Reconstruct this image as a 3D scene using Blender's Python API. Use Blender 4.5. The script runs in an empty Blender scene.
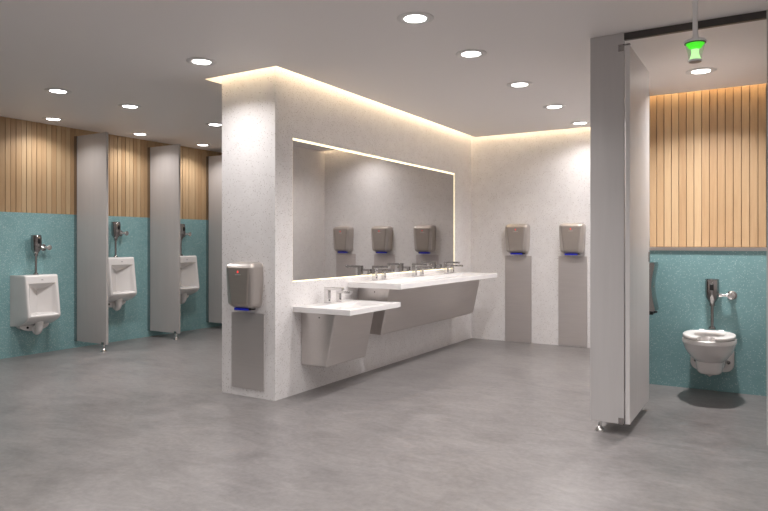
import bpy, math, random
from mathutils import Matrix, Vector
random.seed(7)
sc = bpy.context.scene
COL = sc.collection
PI = math.pi

# ---------------------------------------------------------------- places (metres)
XU = -7.357            # wall behind the urinals, faces +X
XM = -3.474            # granite basin wall, faces +X
XL = -4.074            # its other side
YC = 4.057             # its end, faces -Y
YB = 8.102             # granite back wall
YS = 4.532             # stall front
YT = 6.322             # teal wall behind the toilet
YW = 6.72              # slatted wall above and behind it
XS = -1.017            # side of the toilet chase
ZC = 2.710             # ceiling
GAP = 0.102            # light slot in the ceiling
SLOT = 0.24
XR, YF = 3.0, -3.2     # far right wall, wall behind the camera


# ---------------------------------------------------------------- materials
def nt(name):
    m = bpy.data.materials.new(name)
    m.use_nodes = True
    t = m.node_tree
    return m, t, t.nodes['Principled BSDF']


def plain(name, col, rough=.5, metal=0., spec=.5, coat=0.):
    m, t, b = nt(name)
    b.inputs['Base Color'].default_value = (*col, 1)
    b.inputs['Roughness'].default_value = rough
    b.inputs['Metallic'].default_value = metal
    b.inputs['Specular IOR Level'].default_value = spec
    b.inputs['Coat Weight'].default_value = coat
    return m


def emit(name, col, strength):
    m, t, b = nt(name)
    b.inputs['Base Color'].default_value = (*[min(c, .8) for c in col], 1)
    b.inputs['Emission Color'].default_value = (*col, 1)
    b.inputs['Emission Strength'].default_value = strength
    return m


def ramp(t, fac, stops):
    r = t.nodes.new('ShaderNodeValToRGB')
    cr = r.color_ramp
    while len(cr.elements) < len(stops):
        cr.elements.new(.5)
    for e, (p, c) in zip(cr.elements, stops):
        e.position = p
        e.color = (*c, 1) if len(c) == 3 else c
    t.links.new(fac, r.inputs['Fac'])
    return r.outputs['Color']


def coords(t, scale=(1, 1, 1)):
    g = t.nodes.new('ShaderNodeNewGeometry')
    mp = t.nodes.new('ShaderNodeMapping')
    mp.inputs['Scale'].default_value = scale
    t.links.new(g.outputs['Position'], mp.inputs['Vector'])
    return mp.outputs['Vector'], g


def noise(t, vec, scale, detail=4, rough=.5, dist=0.):
    n = t.nodes.new('ShaderNodeTexNoise')
    n.inputs['Scale'].default_value = scale
    n.inputs['Detail'].default_value = detail
    n.inputs['Roughness'].default_value = rough
    n.inputs['Distortion'].default_value = dist
    t.links.new(vec, n.inputs['Vector'])
    return n.outputs['Fac']


def mixc(t, fac, a, b, mode='MIX'):
    m = t.nodes.new('ShaderNodeMix')
    m.data_type = 'RGBA'
    m.blend_type = mode
    for sock, v in ((m.inputs[0], fac), (m.inputs[6], a), (m.inputs[7], b)):
        if hasattr(v, 'is_linked'):
            t.links.new(v, sock)
        elif isinstance(v, (int, float)):
            sock.default_value = v
        else:
            sock.default_value = (*v, 1)
    return m.outputs[2]


def math_(t, op, a, b):
    m = t.nodes.new('ShaderNodeMath')
    m.operation = op
    for s, v in zip(m.inputs, (a, b)):
        if hasattr(v, 'is_linked'):
            t.links.new(v, s)
        else:
            s.default_value = v
    return m.outputs[0]


def specks(t, vec, scale, size, keep):
    """1 on small irregular chips scattered in space"""
    v = t.nodes.new('ShaderNodeTexVoronoi')
    v.inputs['Scale'].default_value = scale
    t.links.new(vec, v.inputs['Vector'])
    near = math_(t, 'LESS_THAN', v.outputs['Distance'], size)
    sep = t.nodes.new('ShaderNodeSeparateColor')
    t.links.new(v.outputs['Color'], sep.inputs[0])
    some = math_(t, 'LESS_THAN', sep.outputs[0], keep)
    return math_(t, 'MULTIPLY', near, some), sep.outputs[1]


def terrazzo(name, base, base2, chip, chip2, s1, s2, rough):
    m, t, b = nt(name)
    vec, _ = coords(t)
    c = ramp(t, noise(t, vec, 9, 5, .6), [(.3, base), (.7, base2)])
    k, r = specks(t, vec, *s1)
    c = mixc(t, k, c, ramp(t, r, [(0, chip), (1, chip2)]))
    k, r = specks(t, vec, *s2)
    c = mixc(t, k, c, ramp(t, r, [(0, chip2), (1, chip)]))
    t.links.new(c, b.inputs['Base Color'])
    b.inputs['Roughness'].default_value = rough
    return m


M = {}
M['granite'] = terrazzo('white_speckled_granite', (.77, .745, .74), (.825, .805, .80), (.40, .36, .335), (.58, .54, .51),
                        (88, .29, .26), (52, .18, .12), .20)
M['teal'] = terrazzo('teal_terrazzo', (.205, .375, .39), (.235, .42, .435), (.52, .66, .65), (.33, .52, .53),
                     (95, .36, .28), (60, .27, .18), .38)


def concrete():
    m, t, b = nt('polished_concrete')
    vec, _ = coords(t)
    big = noise(t, vec, .9, 6, .58, 1.0)
    mid = noise(t, vec, 1.7, 10, .66, 1.6)
    fine = noise(t, vec, 28, 5, .65)
    c = ramp(t, big, [(.34, (.08, .074, .073)), (.66, (.22, .206, .203))])
    c = mixc(t, .55, c, ramp(t, mid, [(.32, (.09, .083, .082)), (.68, (.245, .229, .226))]))
    c = mixc(t, .22, c, ramp(t, fine, [(.3, (.14, .132, .13)), (.7, (.42, .40, .395))]))
    vs, _ = coords(t, (1.1, 2.6, 1))
    c = mixc(t, .20, c, ramp(t, noise(t, vs, 2.2, 8, .68, 2.0), [(.34, (.11, .102, .10)), (.62, (.33, .311, .308))]))
    t.links.new(c, b.inputs['Base Color'])
    r = t.nodes.new('ShaderNodeMapRange')
    r.inputs['To Min'].default_value = .25
    r.inputs['To Max'].default_value = .43
    t.links.new(mid, r.inputs['Value'])
    t.links.new(r.outputs[0], b.inputs['Roughness'])
    return m


M['floor'] = concrete()


def wood():
    m, t, b = nt('light_oak_slats')
    vec, g = coords(t, (9, 9, .55))
    rnd = g.outputs['Random Per Island']
    off = t.nodes.new('ShaderNodeVectorMath')
    off.operation = 'ADD'
    t.links.new(vec, off.inputs[0])
    k = t.nodes.new('ShaderNodeCombineXYZ')
    t.links.new(math_(t, 'MULTIPLY', rnd, 60.), k.inputs[2])
    t.links.new(k.outputs[0], off.inputs[1])
    n = noise(t, off.outputs[0], 3.2, 6, .6, 1.2)
    c = ramp(t, n, [(.28, (.38, .235, .12)), (.5, (.46, .31, .17)), (.75, (.53, .375, .22))])
    c = mixc(t, .55, c, ramp(t, rnd, [(0, (.38, .23, .115)), (.5, (.475, .32, .18)), (1, (.57, .42, .255))]))
    t.links.new(c, b.inputs['Base Color'])
    b.inputs['Roughness'].default_value = .5
    return m


M['wood'] = wood()
M['wood_dark'] = plain('slat_backing_board', (.16, .085, .04), .7)


def brushed(name, col, rough, axis=(1, 1, 1), metal=1.):
    m, t, b = nt(name)
    vec, _ = coords(t, axis)
    n = noise(t, vec, 60, 3, .6)
    b.inputs['Metallic'].default_value = metal
    c = ramp(t, n, [(.3, tuple(x * .95 for x in col)), (.7, col)])
    t.links.new(c, b.inputs['Base Color'])
    r = t.nodes.new('ShaderNodeMapRange')
    r.inputs['To Min'].default_value = rough - .03
    r.inputs['To Max'].default_value = rough + .03
    t.links.new(n, r.inputs['Value'])
    t.links.new(r.outputs[0], b.inputs['Roughness'])
    return m


M['steel'] = brushed('brushed_partition_steel', (.57, .55, .545), .50, (.3, .3, .02), .10)
M['partition'] = brushed('light_partition_steel', (.47, .445, .435), .45, (.3, .3, .02), .10)
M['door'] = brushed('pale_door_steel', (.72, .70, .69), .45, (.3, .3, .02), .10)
M['satin'] = brushed('satin_basin_steel', (.66, .625, .605), .31, (1, .05, 1), .9)
M['plate'] = brushed('satin_wall_plate', (.60, .56, .545), .40, (.05, 1, 1), .5)
M['dryer'] = brushed('satin_dryer_shell', (.56, .52, .49), .34, (1, 1, .1), .7)
M['dryer_face'] = brushed('satin_dryer_cover', (.42, .375, .34), .33, (.1, 1, 1), .5)
M['chrome'] = plain('chrome', (.74, .73, .725), .14, 1.)
M['gun'] = plain('dark_chrome', (.36, .345, .34), .14, 1.)
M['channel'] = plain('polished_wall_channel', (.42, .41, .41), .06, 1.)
M['black'] = plain('black_plastic', (.015, .015, .016), .4)
M['hole'] = plain('dark_slot', (.02, .02, .02), .6)
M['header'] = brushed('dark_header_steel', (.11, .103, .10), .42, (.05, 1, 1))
M['ceramic'] = plain('white_vitreous_china', (.79, .765, .75), .10, 0, .5, .3)
M['seat'] = plain('white_seat_plastic', (.80, .775, .755), .22)
M['slab'] = plain('white_solid_surface', (.83, .815, .81), .25)
M['paint'] = plain('ceiling_paint', (.80, .765, .75), .55)
M['wallpaint'] = plain('plain_wall_paint', (.58, .555, .54), .6)
M['white'] = plain('white_plastic', (.90, .89, .885), .3)
M['ring'] = plain('downlight_trim', (.68, .66, .65), .35)
M['mirror'] = plain('mirror_glass', (.57, .56, .555), .012, 1.)
M['lens'] = emit('downlight_lens', (1, .985, .96), 14)
M['cove'] = emit('warm_led_strip', (1, .80, .53), 24)
M['edge'] = emit('mirror_edge_light', (1, .84, .56), 1.35)
M['blue'] = emit('blue_glow', (.008, .018, .42), .15)
M['red'] = emit('red_indicator', (1, .06, .05), .8)
M['mark'] = plain('pale_print', (.72, .70, .68), .4)
M['mark_dark'] = plain('dark_print', (.33, .32, .33), .4)
M['green'] = emit('green_glow', (.05, .72, .005), .85)
M['green_pale'] = emit('pale_green_glow', (.52, 1.0, .40), .95)
M['soffit'] = plain('indicator_underside', (.20, .15, .13), .4)


def clear():
    m, t, b = nt('clear_shade')
    tr = t.nodes.new('ShaderNodeBsdfTransparent')
    tr.inputs[0].default_value = (.9, .95, .9, 1)
    mx = t.nodes.new('ShaderNodeMixShader')
    mx.inputs[0].default_value = .14
    b.inputs['Base Color'].default_value = (.85, .9, .85, 1)
    b.inputs['Roughness'].default_value = .1
    t.links.new(tr.outputs[0], mx.inputs[1])
    t.links.new(b.outputs[0], mx.inputs[2])
    t.links.new(mx.outputs[0], t.nodes['Material Output'].inputs[0])
    return m


M['clear'] = clear()


# ---------------------------------------------------------------- mesh helpers
class MB:
    def __init__(s):
        s.v, s.f = [], []

    def add(s, vs, fs):
        b = len(s.v)
        s.v += [tuple(p) for p in vs]
        s.f += [tuple(b + i for i in f) for f in fs]
        return s

    def box(s, x0, x1, y0, y1, z0, z1):
        return s.add([(x0, y0, z0), (x1, y0, z0), (x1, y1, z0), (x0, y1, z0), (x0, y0, z1), (x1, y0, z1), (x1, y1, z1), (x0, y1, z1)],
                     [(3, 2, 1, 0), (4, 5, 6, 7), (0, 1, 5, 4), (1, 2, 6, 5), (2, 3, 7, 6), (3, 0, 4, 7)])

    def hexa(s, bot, top):
        return s.add(list(bot) + list(top), [(3, 2, 1, 0), (4, 5, 6, 7), (0, 1, 5, 4), (1, 2, 6, 5), (2, 3, 7, 6), (3, 0, 4, 7)])

    def rings(s, rs, cap0=True, cap1=True, closed=True):
        n = len(rs[0])
        vs = [p for r in rs for p in r]
        fs = []
        for i in range(len(rs) - 1):
            for j in range(n if closed else n - 1):
                k = (j + 1) % n
                fs.append((i * n + j, i * n + k, (i + 1) * n + k, (i + 1) * n + j))
        if cap0:
            fs.append(tuple(range(n - 1, -1, -1)))
        if cap1:
            fs.append(tuple((len(rs) - 1) * n + j for j in range(n)))
        return s.add(vs, fs)

    def lathe(s, prof, org, axis=(0, 0, 1), n=28, cap0=True, cap1=True):
        q = Vector((0, 0, 1)).rotation_difference(Vector(axis).normalized())
        o = Vector(org)
        return s.rings([[o + q @ Vector((r * math.cos(2 * PI * k / n), r * math.sin(2 * PI * k / n), h)) for k in range(n)]
                        for r, h in prof], cap0, cap1)

    def tube(s, path, r, n=14):
        P = [Vector(p) for p in path]
        rs = []
        up = None
        for i, p in enumerate(P):
            d = (P[min(i + 1, len(P) - 1)] - P[max(i - 1, 0)]).normalized()
            if up is None:
                up = d.orthogonal().normalized()
            up = (up - d * up.dot(d)).normalized()
            w = d.cross(up)
            rr = r[i] if isinstance(r, (list, tuple)) else r
            rs.append([p + rr * (math.cos(2 * PI * k / n) * up + math.sin(2 * PI * k / n) * w) for k in range(n)])
        return s.rings(rs)

    def prism(s, pts, lo, hi, axis):
        """a flat outline (list of 2-D points) given thickness along axis x, y or z"""
        def p3(a, b, c):
            return {'x': (c, a, b), 'y': (a, c, b), 'z': (a, b, c)}[axis]
        return s.rings([[p3(a, b, lo) for a, b in pts], [p3(a, b, hi) for a, b in pts]])

    def build(s, name, mat, parent=None, smooth=True, bevel=0., seg=2, sub=0):
        me = bpy.data.meshes.new(name)
        me.from_pydata(s.v, [], s.f)
        me.materials.append(mat if not isinstance(mat, str) else M[mat])
        import bmesh
        bm = bmesh.new()
        bm.from_mesh(me)
        bmesh.ops.recalc_face_normals(bm, faces=bm.faces)
        bm.to_mesh(me)
        bm.free()
        if smooth:
            me.shade_smooth()
            me.set_sharp_from_angle(angle=math.radians(38))
        o = bpy.data.objects.new(name, me)
        COL.objects.link(o)
        if parent is not None:
            o.parent = parent
            if parent.parent is None:
                o.location = (0, 0, -parent.location.z)
        if bevel:
            b = o.modifiers.new('bevel', 'BEVEL')
            b.width = bevel
            b.segments = seg
            b.limit_method = 'ANGLE'
            b.angle_limit = math.radians(40)
            b.harden_normals = True
        if sub:
            u = o.modifiers.new('sub', 'SUBSURF')
            u.levels = u.render_levels = sub
        return o


def tag(o, label, cat, group=None, kind=None):
    o['label'] = label
    o['category'] = cat
    if group:
        o['group'] = group
    if kind:
        o['kind'] = kind
    return o


def thing(name, label, cat, loc=(0, 0, 0), rz=0., group=None):
    """an Empty at the base of a thing; its parts are built in the thing's own axes with z measured from the floor"""
    o = bpy.data.objects.new(name, None)
    o.empty_display_size = .1
    COL.objects.link(o)
    o.location = loc
    o.rotation_euler = (0, 0, rz)
    return tag(o, label, cat, group)


def dup(root, loc, label, rz=None):
    r = root.copy()
    COL.objects.link(r)
    r.location = loc
    if rz is not None:
        r.rotation_euler = (0, 0, rz)
    r['label'] = label
    for ch in list(root.children):
        c = ch.copy()
        COL.objects.link(c)
        c.parent = r
        for g in list(ch.children):
            d = g.copy()
            COL.objects.link(d)
            d.parent = c
    return r


def smooth01(t):
    t = max(0., min(1., t))
    return t * t * (3 - 2 * t)


# ---------------------------------------------------------------- the setting
def struct(name, mb, mat, label=None, cat=None, parent=None, **k):
    o = mb.build(name, mat, parent, **k)
    if parent is None:
        tag(o, label, cat, None, 'structure')
    return o


struct('floor', MB().box(XU - .2, XR + .2, YF - .2, YB + .3, -.12, 0), 'floor', 'polished grey concrete floor with cloudy trowel marks', 'floor', smooth=False)

# ceiling with a narrow light slot along the granite walls and along the slatted stall wall
xs = sorted({XU - .2, XL - GAP, XL, XM, XM + GAP, XS, XR + .2})
ys = sorted({YF - .2, YC - GAP, YC, YW - GAP, YW, YB - GAP, YB, YB + .3})


def cell(i, j):
    if not (0 <= i < len(xs) - 1 and 0 <= j < len(ys) - 1):
        return 'c'
    x, y = (xs[i] + xs[i + 1]) / 2, (ys[j] + ys[j + 1]) / 2
    if XL < x < XM and y > YC:
        return 'w'
    if (x < XS and y > YB) or (x > XS and y > YW):
        return 'w'
    if XL - GAP < x < XM + GAP and y > YC - GAP:
        return 's'
    if XM < x < XS and YB - GAP < y < YB:
        return 's'
    if x > XS and YW - GAP < y < YW:
        return 's'
    return 'c'


cb = MB()
for i in range(len(xs) - 1):
    for j in range(len(ys) - 1):
        k = cell(i, j)
        if k == 'w':
            continue
        z = ZC + SLOT if k == 's' else ZC
        cb.add([(xs[i], ys[j], z), (xs[i + 1], ys[j], z), (xs[i + 1], ys[j + 1], z), (xs[i], ys[j + 1], z)], [(0, 1, 2, 3)])
        if k == 's':
            for di, dj, p, q in ((-1, 0, (xs[i], ys[j]), (xs[i], ys[j + 1])), (1, 0, (xs[i + 1], ys[j]), (xs[i + 1], ys[j + 1])),
                                 (0, -1, (xs[i], ys[j]), (xs[i + 1], ys[j])), (0, 1, (xs[i], ys[j + 1]), (xs[i + 1], ys[j + 1]))):
                if cell(i + di, j + dj) == 'c':
                    cb.add([(*p, ZC), (*q, ZC), (*q, z), (*p, z)], [(0, 1, 2, 3)])
ceil = struct('ceiling', cb, 'paint', 'flat light grey ceiling with recessed downlights and warm lit slots', 'ceiling', smooth=False)
# LED strips standing out of sight on the room side of the slots
zl, t_ = ZC + .13, .012
for x0, x1, y0, y1 in ((XL - GAP, XM + GAP, YC - GAP, YC - GAP + t_), (XL - GAP, XL - GAP + t_, YC - GAP + .02, YB - .3),
                       (XM + GAP - t_, XM + GAP, YC - GAP + .02, YB - GAP), (XM + GAP, XS - .01, YB - GAP, YB - GAP + t_),
                       (XS + .03, XR, YW - GAP, YW - GAP + t_)):
    o = MB().box(x0 + .003, x1 - .003, y0 + .003, y1 - .003, zl, zl + .022).build('cove_light', 'cove', ceil, smooth=False)
    o.location = (0, 0, 0)

# granite: back wall and the free-standing basin wall in one, with the niche for the mirror
MY0, MY1, MZ0, MZ1, ND = 4.284, 7.56, .964, 2.192, .035
TOPZ = ZC + SLOT
w = MB()
w.box(XU - .2, XS, YB, YB + .25, 0, TOPZ)


def quad(mb, a, b, c, d):
    mb.add([a, b, c, d], [(0, 1, 2, 3)])


quad(w, (XL, YC, 0), (XM, YC, 0), (XM, YC, TOPZ), (XL, YC, TOPZ))
quad(w, (XL, YC, 0), (XL, YB, 0), (XL, YB, TOPZ), (XL, YC, TOPZ))
for a, b, c, d in ((YC, MY0, 0, TOPZ), (MY1, YB, 0, TOPZ), (MY0, MY1, 0, MZ0), (MY0, MY1, MZ1, TOPZ)):
    quad(w, (XM, a, c), (XM, b, c), (XM, b, d), (XM, a, d))
xi = XM - ND
quad(w, (xi, MY0, MZ0), (xi, MY1, MZ0), (xi, MY1, MZ1), (xi, MY0, MZ1))
quad(w, (xi, MY0, MZ0), (XM, MY0, MZ0), (XM, MY0, MZ1), (xi, MY0, MZ1))
quad(w, (xi, MY1, MZ0), (XM, MY1, MZ0), (XM, MY1, MZ1), (xi, MY1, MZ1))
quad(w, (xi, MY0, MZ0), (xi, MY1, MZ0), (XM, MY1, MZ0), (XM, MY0, MZ0))
quad(w, (xi, MY0, MZ1), (xi, MY1, MZ1), (XM, MY1, MZ1), (XM, MY0, MZ1))
struct('wall_back', w, 'granite', 'white speckled granite wall behind basins and hand dryers', 'wall', smooth=False)
struct('wall_chase', MB().box(XS, XS + .016, YT, YB + .2, 0, ZC + SLOT), 'granite', 'white speckled granite side wall of the toilet chase', 'wall', smooth=False)


def slats(mb, along, a0, a1, pitch, face, depth, z0, z1, sign):
    """boards side by side; narrow open joints show the backing"""
    n = int((a1 - a0) / pitch)
    for i in range(n):
        p, q = a0 + i * pitch, a0 + (i + 1) * pitch - .0055
        d = depth * (1. if i % 2 else .86)
        lo, hi = sorted((face, face + sign * d))
        if along == 'y':
            mb.box(lo, hi, p, q, z0, z1)
        else:
            mb.box(p, q, lo, hi, z0, z1)
    return mb


TZ = 1.645
wl = struct('wall_left', MB().box(XU - .2, XU - .022, YF, YB, 0, ZC), 'wood_dark', 'wall behind the urinals, teal terrazzo below oak slats', 'wall', smooth=False)
MB().box(XU - .022, XU, YF, YB, 0, TZ).build('terrazzo_cladding', 'teal', wl, smooth=False)
slats(MB(), 'y', YF, YB, .0605, XU - .022, .020, TZ + .001, ZC, 1).build('slat_cladding', 'wood', wl, smooth=False)

ws = struct('wall_stall', MB().box(XS + .016, XR, YW + .022, YW + .2, 0, ZC + SLOT), 'wood_dark', 'wall behind the toilet, teal terrazzo below oak slats', 'wall', smooth=False)
MB().box(XS + .016, XR, YT, YW + .022, 0, 1.228).build('terrazzo_cladding', 'teal', ws, smooth=False)
slats(MB(), 'x', XS + .018, XR, .0655, YW + .022, .022, 1.26, ZC + SLOT, -1).build('slat_cladding', 'wood', ws, smooth=False)
MB().box(XS + .016, XR, YT - .012, YW, 1.228, 1.256).build('ledge_trim', 'satin', ws, smooth=False)
struct('wall_right', MB().box(XR, XR + .2, YF, YW, 0, ZC), 'wallpaint', 'plain light grey wall', 'wall', smooth=False)
struct('wall_front', MB().box(XU - .2, XR + .2, YF - .2, YF, 0, ZC), 'wallpaint', 'plain light grey end wall', 'wall', smooth=False)

# ---------------------------------------------------------------- mirror
mr = thing('wall_mirror', 'wide frameless mirror with warm glowing edges set into the granite wall above the basins', 'mirror', (XM, (MY0 + MY1) / 2, MZ0))
hy = (MY1 - MY0) / 2 - .001
MB().box(-ND + .002, -.003, -hy + .004, hy - .017, MZ0 + .010, MZ1 - .021).build('mirror_glass', 'mirror', mr, smooth=False)
e = MB()
for y0, y1, z0, z1 in ((-hy, hy, MZ0 + .001, MZ0 + .0098), (-hy, hy, MZ1 - .0208, MZ1 - .001), (-hy, -hy + .0038, MZ0 + .0098, MZ1 - .0208), (hy - .0168, hy, MZ0 + .0098, MZ1 - .0208)):
    e.box(-.030, -.005, y0, y1, z0, z1)
e.build('edge_light', 'edge', mr, smooth=False)


# ---------------------------------------------------------------- basins
def basin(loc_y0, y1, ztop, th, ay0, ay1, zb, label):
    """wall-hung trough basin: solid-surface deck and a tapering steel apron; x from the wall"""
    D = .587
    yc = (loc_y0 + y1) / 2
    t = thing('wash_basin', label, 'basin', (XM, yc, zb), 0, 'wall-hung wash basins')
    L = (y1 - loc_y0) / 2
    # deck with a shallow sloped trough
    b = MB()
    rim = .05
    x0, x1_, ya, yb = .16, D - .06, -L + rim, L - rim
    z0 = ztop - th
    o = [(0.0006, -L, ztop), (D, -L, ztop), (D, L, ztop), (0.0006, L, ztop)]
    i1 = [(x0, ya, ztop), (x1_, ya, ztop), (x1_, yb, ztop), (x0, yb, ztop)]
    i2 = [(x0 + .004, ya + .11, ztop - .034), (x0 + .09, ya + .13, ztop - .034), (x0 + .09, yb - .13, ztop - .034), (x0 + .004, yb - .11, ztop - .034)]
    lo = [(x, y, z0) for x, y, _ in o]
    b.add(o + i1 + i2 + lo, [(0, 1, 5, 4), (1, 2, 6, 5), (2, 3, 7, 6), (3, 0, 4, 7), (4, 5, 9, 8), (5, 6, 10, 9), (6, 7, 11, 10), (7, 4, 8, 11), (8, 9, 10, 11),
                                 (15, 14, 13, 12), (0, 1, 13, 12), (1, 2, 14, 13), (2, 3, 15, 14), (3, 0, 12, 15)])
    b.build('countertop', 'slab', t, smooth=False, bevel=.004)
    # apron
    p0, p1 = ay0 - yc, ay1 - yc
    zt = ztop - th - .0008
    xt, xb = .372, .272
    a = MB()
    a.hexa([(0.0006, p0, zb), (xb, p0, zb), (xb, p1, zb), (0.0006, p1, zb)], [(0.0006, p0, zt), (xt, p0, zt), (xt, p1, zt), (0.0006, p1, zt)])
    ap = a.build('apron', 'satin', t, smooth=True, bevel=.014, seg=4)
    s = MB()
    s.lathe([(.006, 0), (.006, .003)], (.20, p0 - .0005, zt - .045), (0, -1, 0), 12)
    s.build('overflow_hole', 'hole', ap, smooth=False)
    d = MB()
    d.lathe([(.018, 0), (.018, .002)], (x0 + .05, 0, ztop - .0338), (0, 0, 1), 20)
    d.build('drain', 'chrome', t)
    return t


basin(4.285, 5.112, .755, .047, 4.392, 5.015, .243, 'small low white wash basin with one faucet and a stainless apron')
basin(5.116, 7.545, .920, .052, 5.285, 7.53, .408, 'long higher white wash basin with three faucets and a stainless apron')


def spout(name, label, cat, loc, hgt, wid, reach, group):
    """square-section L-shaped deck fitting reaching out from the wall"""
    t = thing(name, label, cat, loc, 0, group)
    z = loc[2]
    MB().box(-wid / 2 - .004, wid / 2 + .004, -wid / 2 - .004, wid / 2 + .004, z + .0006, z + .006).build('base_plate', 'chrome', t, smooth=False, bevel=.001)
    MB().box(-wid / 2, wid / 2, -wid / 2, wid / 2, z + .006, z + hgt - .023).build('post', 'chrome', t, smooth=False, bevel=.002)
    MB().box(-wid / 2, reach, -wid / 2, wid / 2, z + hgt - .0228, z + hgt).build('spout', 'chrome', t, smooth=False, bevel=.002)
    MB().box(wid / 2 - .0005, wid / 2 + .0018, -.006, .006, z + .022, z + .036).build('sensor', 'black', t, smooth=False)
    if cat == 'faucet':
        MB().lathe([(.007, 0), (.007, .004)], (reach - .012, 0, z + hgt - .0268), (0, 0, 1), 14).build('aerator', 'gun', t)
    return t


zl_, zh_ = .755, .920
FY = (('low basin', 4.670, zl_), ('long basin nearest the low basin', 5.475, zh_), ('middle of the long basin', 6.315, zh_), ('long basin nearest the back wall', 7.14, zh_))
FX = XM + .083
f0 = spout('faucet', 'square chrome faucet on the low white basin', 'faucet', (FX, FY[0][1], zl_), .147, .044, .170, 'chrome deck faucets')
s0 = spout('soap_dispenser', 'small square chrome soap spout beside the faucet of the low basin', 'soap dispenser', (FX, FY[0][1] + .175, zl_), .104, .036, .140, 'chrome soap dispensers')
fl = ['square chrome faucet on the long basin at the end next to the low basin', 'square chrome faucet in the middle of the long basin',
      'square chrome faucet on the long basin at the end next to the back wall']
sl = ['small chrome soap spout by the long basin faucet next to the low basin', 'small chrome soap spout by the middle faucet of the long basin',
      'small chrome soap spout by the long basin faucet next to the back wall']
for k in range(3):
    dup(f0, (FX, FY[k + 1][1], zh_), fl[k])
    dup(s0, (FX, FY[k + 1][1] + .175, zh_), sl[k])


# ---------------------------------------------------------------- hand dryers and wall plates
def dryer(label, loc):
    """facing -Y, wall at y = 0; z measured from the underside of the shell"""
    t = thing('hand_dryer', label, 'hand dryer', loc, 0, 'wall-mounted hand dryers')
    zb = loc[2]
    H = .385
    prof = []
    for k in range(33):
        u = k / 32
        z = u * H
        # half width: wide shoulders, slight taper to rounded bottom corners
        wd = .139 + .010 * smooth01(u / .75)
        bot = max(0., 1 - z / .055)
        wd -= .052 * (1 - math.sqrt(max(0., 1 - bot * bot)))
        top = max(0., 1 - (H - z) / .048)
        wd -= .045 * (1 - math.sqrt(max(0., 1 - top * top)))
        dp = .128 + .012 * smooth01(u)
        dp -= .055 * (1 - math.sqrt(max(0., 1 - max(0., 1 - z / .06) ** 2)))
        top2 = max(0., 1 - (H - z) / .052)
        dp -= .075 * (1 - math.sqrt(max(0., 1 - top2 ** 2)))
        wf = .088 + .044 * u
        prof.append((z, wd, dp, min(wf, wd - .016)))

    def ring(z, wd, dp, wf):
        pts = []
        r = .020
        pts.append((-wd, .0006))
        pts.append((-wd, -.018))
        for k in range(6):   # rounded shoulder between side and slanted facet
            a = k / 5
            x0, y0, x1, y1, x2, y2 = -wd, -dp * .74, -wd, -dp * .93, -wd + .016, -dp * .965
            pts.append(((1 - a) ** 2 * x0 + 2 * a * (1 - a) * x1 + a * a * x2, (1 - a) ** 2 * y0 + 2 * a * (1 - a) * y1 + a * a * y2))
        pts.append((-wf - .004, -dp * .992))
        pts.append((-wf + .004, -dp))
        return [(x, y, zb + z) for x, y in pts] + [(-x, y, zb + z) for x, y in reversed(pts)]
    MB().rings([ring(*p) for p in prof]).build('shell', 'dryer', t)
    # front cover following the shell; its darker reflection is put into the colour
    c = MB()
    rs = []
    for z, wd, dp, wf in prof[1:-3]:
        rs.append([(x, -dp - .0022 + .0012 * (abs(x) / wf) ** 6, zb + z) for x in [wf * (-1 + 2 * q / 10) * .985 for q in range(11)]])
    c.rings(rs, False, False, closed=False)
    o = c.build('front_cover', 'dryer_face', t)
    so = o.modifiers.new('solid', 'SOLIDIFY')
    so.thickness = .0035
    zi = .306
    MB().add([(0, -.1455, zb + zi + .011), (-.0075, -.1455, zb + zi), (-.005, -.1455, zb + zi - .008), (.005, -.1455, zb + zi - .008), (.0075, -.1455, zb + zi)],
             [(0, 1, 2, 3, 4)]).add([], []).build('red_emblem', 'red', o, smooth=False).modifiers.new('solid', 'SOLIDIFY').thickness = .003
    MB().box(-.030, .030, -.1435, -.1405, zb + .281, zb + .285).build('name_line', 'mark', o, smooth=False)
    MB().lathe([(.011, 0), (.011, .003)], (0, -.127, zb + .052), (0, -1, 0), 6).build('lower_emblem', 'mark_dark', o, smooth=False)
    # outlet under the shell
    q = MB()
    q.prism([(-.075, -.02), (.088, -.02), (.092, -.05), (.088, -.092), (-.075, -.092)], zb - .012, zb + .008, 'z')
    ou = q.build('air_outlet', 'black', t, smooth=False, bevel=.004)
    g = MB()
    n = 12
    rs = []
    for k in range(n + 1):
        x = -.086 + .158 * k / n
        y = -.092 - .010 * math.sin(PI * k / n)
        rs.append([(x, y - .004, zb - .015), (x, y - .004, zb + .003), (x, y + .03, zb + .003), (x, y + .03, zb - .015)])
    g.rings(rs).build('blue_light', 'blue', ou, smooth=False)
    return t


def plate(label, x, y, zlo, zhi, wid=.358):
    o = thing('wall_plate', label, 'wall plate', (x, y, zlo), 0, 'steel splash plates below the dryers')
    MB().box(-wid / 2, wid / 2, -.006, .0006, zlo, zhi).build('steel_sheet', 'plate', o, smooth=False, bevel=.0015)
    return o


d0 = dryer('hand dryer on the narrow end of the granite basin wall', (-3.752, YC - .0004, .752))
plate('satin steel splash plate on the narrow end of the granite basin wall', -3.774, YC - .0004, .066, .708, .364)
for k, (x, lab, lp) in enumerate(((-2.800, 'hand dryer on the back wall, the one beside the long basin', 'tall steel plate under the back wall dryer beside the long basin'),
                                  (-2.095, 'hand dryer on the back wall, the one beside the stall pilaster', 'tall steel plate under the back wall dryer beside the stall pilaster'),
                                  (-1.41, 'hand dryer on the back wall hidden by the stall, seen only in the mirror', 'tall steel plate hidden by the stall, seen only in the mirror'))):
    dup(d0, (x, YB - .0004, 1.160), lab)
    plate(lp, x - .01, YB - .0004, .004 + .003 * k, 1.128)


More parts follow.
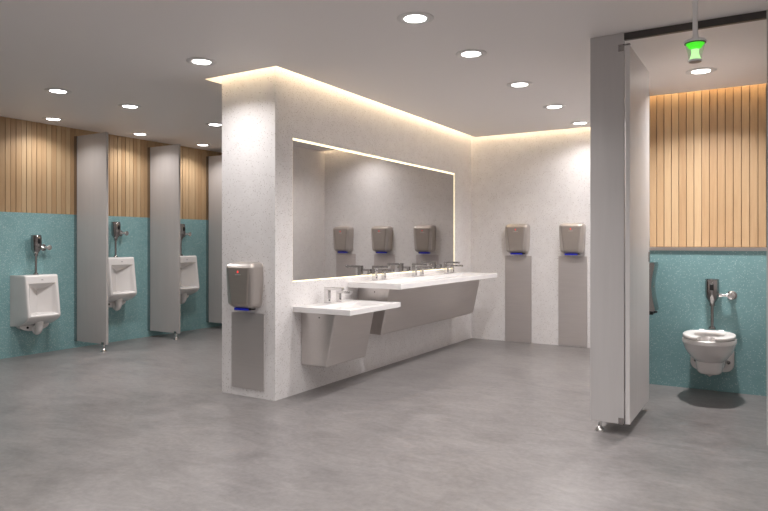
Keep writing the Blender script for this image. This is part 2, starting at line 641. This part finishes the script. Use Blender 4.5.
# ---------------------------------------------------------------- flush valves
def valve(name, label, loc, rz, z0, z1, ztube, stop_y, off, cat='flush valve'):
    """x out from the wall; body between z0 and z1 on a tube down to ztube; stop valve towards +y"""
    t = thing(name, label, cat, loc, rz, 'sensor flush valves')
    R = .046
    b = MB()
    h = z1 - z0
    rs = []
    n = 28
    for u, r, fx in ((0, .020, .0), (.10, .021, .0), (.16, .030, .0), (.34, .053, .004), (.6, .056, .006), (.93, .056, .006), (1., .052, .004)):
        rs.append([(off + fx + r * math.cos(2 * PI * k / n) * (1.12 if math.cos(2 * PI * k / n) > 0 else 1),
                    r * math.sin(2 * PI * k / n), z0 + u * h - (.035 * u if math.cos(2 * PI * k / n) < -.3 else 0.) * 0) for k in range(n)])
    b.rings(rs).build('body', 'gun', t)
    MB().lathe([(.050, 0), (.056, .003), (.056, .010), (.050, .014), (.010, .016)], (off + .004, 0, z1 - .002), (0, 0, 1), 28).build('cap', 'gun', t)
    MB().prism([(-.016, z0 + .62 * h), (.016, z0 + .62 * h), (.016, z0 + .86 * h), (-.016, z0 + .86 * h)], off + .055, off + .0705, 'x').build('sensor_window', 'black', t, smooth=False, bevel=.003)
    tu = MB()
    tu.lathe([(.013, 0), (.013, z0 - ztube - .0008), (.022, z0 - ztube), (.022, z0 - ztube + .018)], (off, 0, ztube + .0008), (0, 0, 1), 20)
    tu.build('flush_tube', 'gun', t)
    MB().lathe([(.028, 0), (.028, .008), (.020, .022), (.013, .024)], (off, 0, ztube + .0008), (0, 0, 1), 24).build('spud_nut', 'gun', t)
    zz = z0 + .42 * h
    p = MB()
    p.tube([(off, .03, zz), (off, stop_y - .05, zz), (off - .004, stop_y - .03, zz)], .014)
    p.lathe([(.02, 0), (.02, .022)], (off, .055, zz), (0, 1, 0), 8)
    st = MB()
    st.lathe([(.014, 0), (.022, .004), (.024, .03), (.030, .034), (.030, .055), (.024, .060), (.012, .062)], (off - .03, stop_y, zz), (1, 0, 0), 24)
    st.lathe([(.016, -.04), (.016, .0)], (off, stop_y, zz), (0, 1, 0), 16)
    st.lathe([(.016, 0), (.016, off - .035)], (.004, stop_y, zz), (1, 0, 0), 16)
    p.build('supply_pipe', 'chrome', t)
    so = st.build('stop_valve', 'chrome', t)
    MB().lathe([(.040, 0.0004), (.040, .004), (.030, .012), (.018, .016)], (0, stop_y, zz), (1, 0, 0), 24).build('wall_flange', 'gun', so)
    return t


# ---------------------------------------------------------------- urinals
def urinal(label, loc):
    t = thing('urinal', label, 'urinal', loc, 0, 'wall-hung urinals')
    ZB, ZT, WF, WB = .352, .930, .197, .236
    nz, ny = 76, 61

    def D(z):
        if z > .47:
            d = .225 + (.93 - z) / .46 * .062
            top = max(0., 1 - (.93 - z) / .022)
            return d - .02 * (1 - math.sqrt(max(0., 1 - top * top)))
        q = (.47 - z) / (.47 - ZB)
        return .287 - .19 * q ** 1.9

    def half(z):
        return WF

    def X(s, z):
        d = D(z)
        a = abs(s)
        if a > .9:
            d -= .022 * (1 - math.sqrt(max(0., 1 - ((a - .9) / .1) ** 2)))
        q = min(smooth01((.87 - a) / .20), smooth01((z - .472) / .022), smooth01((.838 - z) / .014))
        if q > 0:
            zz = min(z, .838)
            inner = max(D(.838) - .006 - 1.30 * (.838 - zz), .120 + .105 * a / .8)
            inner = min(inner, d)
            d = d * (1 - q) + inner * q
        return d
    sv = [-1 + 2 * k / (ny - 1) for k in range(ny)]
    sv = [math.copysign(abs(s) ** .85, s) for s in sv]
    zv = [ZB + (ZT - ZB) * k / (nz - 1) for k in range(nz)]
    rings = []
    for z in zv:
        xe = X(1, z)
        row = [(.0006, -WB, z)]
        row += [(xe * f, -WB + (WB - WF) * f, z) for f in (.25, .5, .75)]
        row += [(X(s, z), s * half(z), z) for s in sv]
        row += [(xe * f, WB - (WB - WF) * f, z) for f in (.75, .5, .25)]
        row += [(.0006, WB, z)]
        rings.append(row)
    MB().rings(rings).build('bowl', 'ceramic', t)
    # rounded apron below and the outlet
    h = MB()
    pts = [(.175 * math.cos(PI + PI * k / 20), .352 + .072 * math.sin(PI + PI * k / 20)) for k in range(21)]
    h.prism(pts, .0006, .085, 'x')
    m = h.build('hanger_plate', 'ceramic', t, smooth=True, bevel=.006)
    for sy in (-.085, .085):
        MB().lathe([(.014, 0), (.014, .004)], (.0835, sy, .326), (1, 0, 0), 16).build('fixing_hole', 'hole', m, smooth=False)
    MB().tube([(.165, 0, .40), (.172, 0, .34), (.168, 0, .305), (.152, 0, .278), (.13, 0, .268), (.105, 0, .276), (.092, 0, .30), (.085, 0, .34)],
              [.052, .042, .037, .034, .033, .034, .037, .042], 20).build('trap', 'ceramic', t)
    MB().box(D(.875) + .0004, D(.875) + .0018, -.009, -.003, .868, .882).box(D(.875) + .0004, D(.875) + .0018, .003, .009, .868, .882).box(
        D(.875) + .0004, D(.875) + .0018, -.003, .003, .873, .877).build('maker_mark', 'mark_dark', t, smooth=False)
    return t


UY = (4.285, 5.338, 6.412)
ul = ('lower-hung white urinal in the open bay before the first grey partition', 'white urinal between the first and second grey partitions',
      'white urinal partly hidden behind the second grey partition')
vl = ('chrome flush valve above the urinal before the first partition', 'chrome flush valve above the urinal between the first and second partitions',
      'chrome flush valve above the urinal behind the second partition')
u0 = urinal(ul[0], (XU, UY[0], .27))
v0 = valve('flush_valve', vl[0], (XU, UY[0], .931), 0, 1.145, 1.375, .9305, .150, .105)
for k in (1, 2):
    dup(u0, (XU, UY[k], .27 + .18), ul[k])
    dup(v0, (XU, UY[k], .931 + .18), vl[k])


# ---------------------------------------------------------------- urinal partitions
def foot(t, x, y, ztop, r=.012, name='pedestal_foot'):
    return MB().lathe([(.034, 0.0), (.034, .006), (.018, .028), (r, .036), (r, ztop + .004)], (x, y, 0), (0, 0, 1), 20).build(name, 'chrome', t)


def screen(label, y):
    t = thing('urinal_partition', label, 'partition', (XU, y, 0), 0, 'grey urinal partitions')
    MB().box(.045, .617, -.0145, .0145, .088, 2.610).build('panel', 'partition', t, smooth=False, bevel=.002)
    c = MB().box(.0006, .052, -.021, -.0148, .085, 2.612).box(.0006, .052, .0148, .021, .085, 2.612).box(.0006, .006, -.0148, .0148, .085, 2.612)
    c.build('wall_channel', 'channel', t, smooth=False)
    f = foot(t, .548, 0, .086)
    MB().box(.525, .572, -.019, .019, .084, .112).build('foot_clamp', 'gun', t, smooth=False, bevel=.002)
    return t


p0 = screen('tall grey steel partition beside the first urinal', 4.85)
dup(p0, (XU, 5.94, 0), 'tall grey steel partition between the second and third urinals')
dup(p0, (XU, 7.017, 0), 'tall grey steel partition half hidden behind the granite column')

# ---------------------------------------------------------------- toilet stall
st = thing('toilet_stall', 'grey steel toilet stall with its door standing open', 'toilet stall', (-.45, YS, 0))
ox = -.45


def lx(a):
    return a - ox


TH = .030


def pil(x0, x1, z0, fx):
    o = MB().box(lx(x0), lx(x1), 0, TH, z0, ZC - .0006).build('pilaster', 'steel', st, smooth=False, bevel=.002)
    for f in fx:
        fo = foot(o, lx(f), .045, z0)
        fo.location = (0, 0, 0)
    return o


pl_ = pil(-1.058, -.836, .076, (-1.003,))
pil(-.012, .25, .074, (.20,))
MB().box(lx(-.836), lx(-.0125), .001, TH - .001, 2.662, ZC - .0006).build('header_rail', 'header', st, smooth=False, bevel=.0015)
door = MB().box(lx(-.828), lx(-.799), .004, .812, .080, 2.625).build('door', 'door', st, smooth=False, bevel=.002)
for z0, z1 in ((2.588, 2.634), (.072, .118)):
    hb = MB().box(lx(-.872), lx(-.8365), -.005, -.0008, z0, z1)
    zz0, zz1 = (z1 - .016, z1) if z0 > 1 else (z0, z0 + .008)
    hb.box(lx(-.840), lx(-.797), -.005, .02, zz1 - .006 if z0 > 1 else zz0, zz1)
    for dz in (.010, z1 - z0 - .010):
        hb.lathe([(.004, 0), (.004, .002)], (lx(-.862), -.005, z0 + dz), (0, -1, 0), 10)
    o = hb.build('hinge', 'gun', door, smooth=False)
    o.location = (0, 0, 0)
MB().box(lx(-.799), lx(-.790), .775, .806, 1.150, 1.228).build('latch', 'gun', door, smooth=False, bevel=.002).location = (0, 0, 0)
# side panels
MB().box(lx(-1.030), lx(-1.005), TH + .001, YT - YS - .0006, .080, 2.30).build('side_panel', 'partition', st, smooth=False, bevel=.002)
MB().box(lx(.10), lx(.125), TH + .001, YT - YS - .0006, .080, 2.30).build('side_panel', 'partition', st, smooth=False, bevel=.002)

# ---------------------------------------------------------------- dispenser on the stall side
dp = thing('paper_dispenser', 'chrome paper dispenser just visible past the edge of the open stall door', 'dispenser', (-1.0046, 6.02, .665))
rs = []
for k in range(19):
    u = k / 18
    z = .700 + .425 * u
    xo = .155 - .030 * math.sin(PI * u) ** 1.2
    if u > .97:
        xo -= .01
    rs.append([(0.0, 0, z), (xo - .014, 0, z), (xo - .004, .004, z), (xo, .014, z), (xo, .215, z), (xo - .01, .225, z), (0.0, .225, z)])
MB().rings(rs).build('cover', 'gun', dp)
MB().lathe([(.008, 0), (.008, .006), (.005, .008)], (.124, .11, .91), (1, 0, 0), 14).build('lock', 'chrome', dp)
MB().box(.0, .135, -.004, .20, .668, .6995).box(.135, .165, .03, .06, .684, .6995).build('tear_bar', 'black', dp, smooth=False, bevel=.003)


# ---------------------------------------------------------------- toilet
def egg(z, xc, af, ab, w, n=48, p=2.15):
    pts = []
    for k in range(n):
        a = 2 * PI * k / n
        c, s = math.cos(a), math.sin(a)
        e = 2 / p
        x = math.copysign(abs(c) ** e, c) * (af if c > 0 else ab)
        y = math.copysign(abs(s) ** e, s) * w
        pts.append((xc + x, y, z))
    return pts


TX = -.428
tt = thing('toilet', 'white wall-hung toilet with an open-front seat', 'toilet', (TX, YT - .0004, .17), -PI / 2)
outer = [(.196, .285, .055, .09, .060), (.205, .285, .085, .14, .082), (.225, .285, .105, .18, .096), (.285, .285, .118, .20, .104),
         (.308, .285, .124, .20, .106), (.318, .29, .145, .21, .120), (.345, .30, .185, .225, .143), (.385, .31, .235, .235, .170), (.430, .32, .277, .24, .190),
         (.466, .325, .300, .245, .199), (.474, .325, .312, .25, .205), (.480, .325, .316, .25, .207), (.505, .325, .312, .25, .203), (.511, .325, .305, .25, .198)]
inner = [(.512, .325, .285, .20, .178), (.508, .325, .250, .17, .148), (.45, .325, .22, .15, .13), (.37, .31, .14, .11, .085), (.33, .30, .06, .06, .045)]
b = MB()
b.rings([egg(*r) for r in outer + inner])
b.build('bowl', 'ceramic', tt)
MB().lathe([(.002, 0), (.018, .012), (.045, .024)], (.29, 0, .172), (0, 0, 1), 20).build('trap_tip', 'ceramic', tt)
pts = [(-.172, .512), (.172, .512)] + [(.172 - .075 + .075 * math.cos(-a), .175 + .075 + .075 * math.sin(-a)) for a in [PI / 2 * k / 8 for k in range(9)]] + \
      [(-.172 + .075 + .075 * math.cos(PI * 1.5 - a), .25 + .075 * math.sin(PI * 1.5 - a)) for a in [PI / 2 * k / 8 for k in range(9)]]
hp = MB().prism(pts, .0004, .032, 'x').build('mounting_plate', 'ceramic', tt, bevel=.006)
MB().hexa([(.03, -.10, .21), (.16, -.09, .21), (.16, .09, .21), (.03, .10, .21)], [(.03, -.165, .508), (.16, -.165, .508), (.16, .165, .508), (.03, .165, .508)]).build('neck', 'ceramic', tt, bevel=.012, seg=3)
for sy in (-.128, .128):
    MB().lathe([(.015, 0), (.015, .008), (.010, .013), (.004, .014)], (.032, sy, .262), (1, 0, 0), 18).build('bolt_cap', 'gun', hp).location = (0, 0, 0)


def horseshoe(z0, z1):
    o, n = MB(), 72
    gap = .30
    rs = []
    for k in range(n + 1):
        a = gap + (2 * PI - 2 * gap) * k / n
        c, s = math.cos(a), math.sin(a)

        def pt(af, ab, w, p=2.15):
            e = 2 / p
            return (.335 + math.copysign(abs(c) ** e, c) * (af if c > 0 else ab), math.copysign(abs(s) ** e, s) * w)
        xo, yo = pt(.308, .235, .198)
        xi_, yi = pt(.225, .15, .112)
        sec = []
        for f, zz in ((0, z0), (0, z1 - .010), (.10, z1 - .002), (.28, z1), (.72, z1), (.9, z1 - .004), (1, z1 - .012), (1, z0)):
            sec.append((xo + (xi_ - xo) * f, yo + (yi - yo) * f, zz))
        rs.append(sec)
    return o.rings(rs)


sb = horseshoe(.516, .545).build('seat', 'seat', tt, bevel=.004)
for sy in (-.075, .075):
    MB().lathe([(.016, 0), (.016, .04)], (.085, sy - .02, .530), (0, 1, 0), 16).build('hinge', 'seat', sb).location = (0, 0, 0)
valve('flush_valve', 'tall chrome flush valve on the teal wall above the toilet', (TX + .004, YT - .0004, .535), -PI / 2, .750, .972, .548, .148, .055)
# the tube of that valve stands just behind the seat

# ---------------------------------------------------------------- stall indicator light
IX, IY = -.3385, 3.8
il = thing('pendant_indicator', 'small glowing green pendant light on a white rod before the stall', 'indicator light', (IX, IY, 2.265))
MB().lathe([(.030, ZC - .010 - 2.37), (.030, ZC - .0006 - 2.37)], (0, 0, 2.37), (0, 0, 1), 24).build('ceiling_cup', 'white', il)
MB().lathe([(.0128, ZC - .010 - 2.37), (.0128, .034), (.015, .022), (.022, .012), (.048, .006), (.055, .000), (.055, -.010), (.020, -.011)], (0, 0, 2.376), (0, 0, 1), 32).build('rod', 'white', il)
MB().lathe([(.051, -.005), (.0535, -.004), (.0535, 0), (.051, 0)], (0, 0, 2.368), (0, 0, 1), 32).build('gasket', 'black', il)
MB().lathe([(.018, -.028), (.030, -.022), (.046, 0)], (0, 0, 2.362), (0, 0, 1), 32).build('upper_lamp', 'green', il)
MB().lathe([(.028, -.083), (.020, -.058), (.018, -.044), (.020, -.030)], (0, 0, 2.362), (0, 0, 1), 32).build('lower_lamp', 'green_pale', il)
MB().lathe([(.033, -.084), (.036, -.05), (.041, -.03), (.049, -.001)], (0, 0, 2.362), (0, 0, 1), 32, False, False).build('shade', 'clear', il)
bc = MB().lathe([(.031, -.096), (.034, -.094), (.034, -.086), (.030, -.084)], (0, 0, 2.362), (0, 0, 1), 32).build('bottom_cap', 'white', il)
MB().lathe([(.027, -.0975), (.031, -.0965), (.031, -.0958)], (0, 0, 2.362), (0, 0, 1), 32).build('sensor_face', 'soffit', bc).location = (0, 0, 0)

# ---------------------------------------------------------------- downlights
POWER = 11.5


def downlight(label, x, y):
    t = thing('downlight', label, 'ceiling light', (x, y, ZC - .012), 0, 'round recessed downlights')
    MB().lathe([(.070, -.0006), (.116, -.0006), (.116, -.003), (.108, -.0065), (.090, -.0105), (.086, -.0105), (.070, -.005)], (0, 0, ZC), (0, 0, 1), 40, False, False).build('trim_ring', 'ring', t)
    MB().lathe([(.0695, -.0008), (.0695, -.0040), (.055, -.0055), (.03, -.0065), (.004, -.0068)], (0, 0, ZC), (0, 0, 1), 40).build('lens', 'lens', t)
    return t


def lamp(x, y, p):
    l = bpy.data.lights.new('downlight_lamp', 'AREA')
    l.shape = 'DISK'
    l.size = .135
    l.energy = p
    l.color = (1, .962, .95)
    l.spread = math.radians(135)
    o = bpy.data.objects.new('downlight_lamp', l)
    COL.objects.link(o)
    o.location = (x, y, ZC - .014)
    return o


Ys_ = (3.560, 4.443, 5.530, 6.610, 7.672)
names = {}
for y, lab in zip(Ys_, ('downlight over the basin aisle, farthest out from the back wall in its row of five', 'downlight over the basin aisle, fourth out from the back wall in its row',
                        'downlight over the basin aisle, third out from the back wall in its row', 'downlight over the basin aisle, second out from the back wall in its row',
                        'downlight over the basin aisle, first out from the back wall in its row')):
    names[(-1.906, y)] = lab
names[(-3.788, 3.556)] = 'single downlight in front of the lit corner of the granite column'
for y, lab in zip((3.560, 4.340, 5.535), ('downlight over the urinal aisle, first of its row of three from the open end',
                                          'downlight over the urinal aisle, middle one of its row of three', 'downlight over the urinal aisle, half cut off by the granite column')):
    names[(-5.667, y)] = lab
for y, lab in zip((4.338, 5.515, 6.592), ('downlight close to the slatted wall above the first urinal', 'downlight close to the slatted wall above the second urinal',
                                          'downlight close to the slatted wall above the third urinal')):
    names[(-7.0, y)] = lab
names[(-.479, 5.863)] = 'downlight inside the toilet stall ceiling'
first = None
for (x, y), lab in names.items():
    if first is None:
        first = downlight(lab, x, y)
    else:
        dup(first, (x, y, ZC - .012), lab)
    lamp(x, y, POWER * (.45 if x == -7.0 else 1.0 if x == -5.667 else 2.2 if x == -.479 else .75 if x == -3.788 else .5 if y == 7.672 else 1.35 if y > 5 else 1.0))
# unseen downlights added behind and beside the camera to light the room
for x in (-3.788, -1.906, .0, 1.88):
    for y in (2.30, .70, -.9):
        if x == -3.788 and y > -.9 + .1:
            continue
        dup(first, (x, y, ZC - .012), 'round recessed downlight added overhead out of view to light the room')
        lamp(x, y, POWER * (1.2 if y > 2 else .9 if y > 0 else 2.4))

# ---------------------------------------------------------------- world, camera, view
wd = bpy.data.worlds.new('world')
sc.world = wd
wd.use_nodes = True
wd.node_tree.nodes['Background'].inputs[0].default_value = (.5, .49, .48, 1)
wd.node_tree.nodes['Background'].inputs[1].default_value = .1

cam = bpy.data.cameras.new('camera')
cam.sensor_width = 36
cam.lens = 641.91 / 768 * 36
cam.shift_y = -(255.5 - 242.544) / 768
cam.clip_start = .05
co = bpy.data.objects.new('camera', cam)
COL.objects.link(co)
co.location = (0, 0, 1.3)
co.rotation_euler = (PI / 2, 0, .5402)
sc.camera = co

sc.view_settings.view_transform = 'Standard'
sc.view_settings.look = 'None'
sc.view_settings.gamma = 1
sc.view_settings.use_curve_mapping = False
sc.view_settings.exposure = .33
sc.cycles.use_denoising = True
sc.cycles.max_bounces = 10
sc.cycles.diffuse_bounces = 5
sc.cycles.glossy_bounces = 5
sc.cycles.sample_clamp_indirect = 6
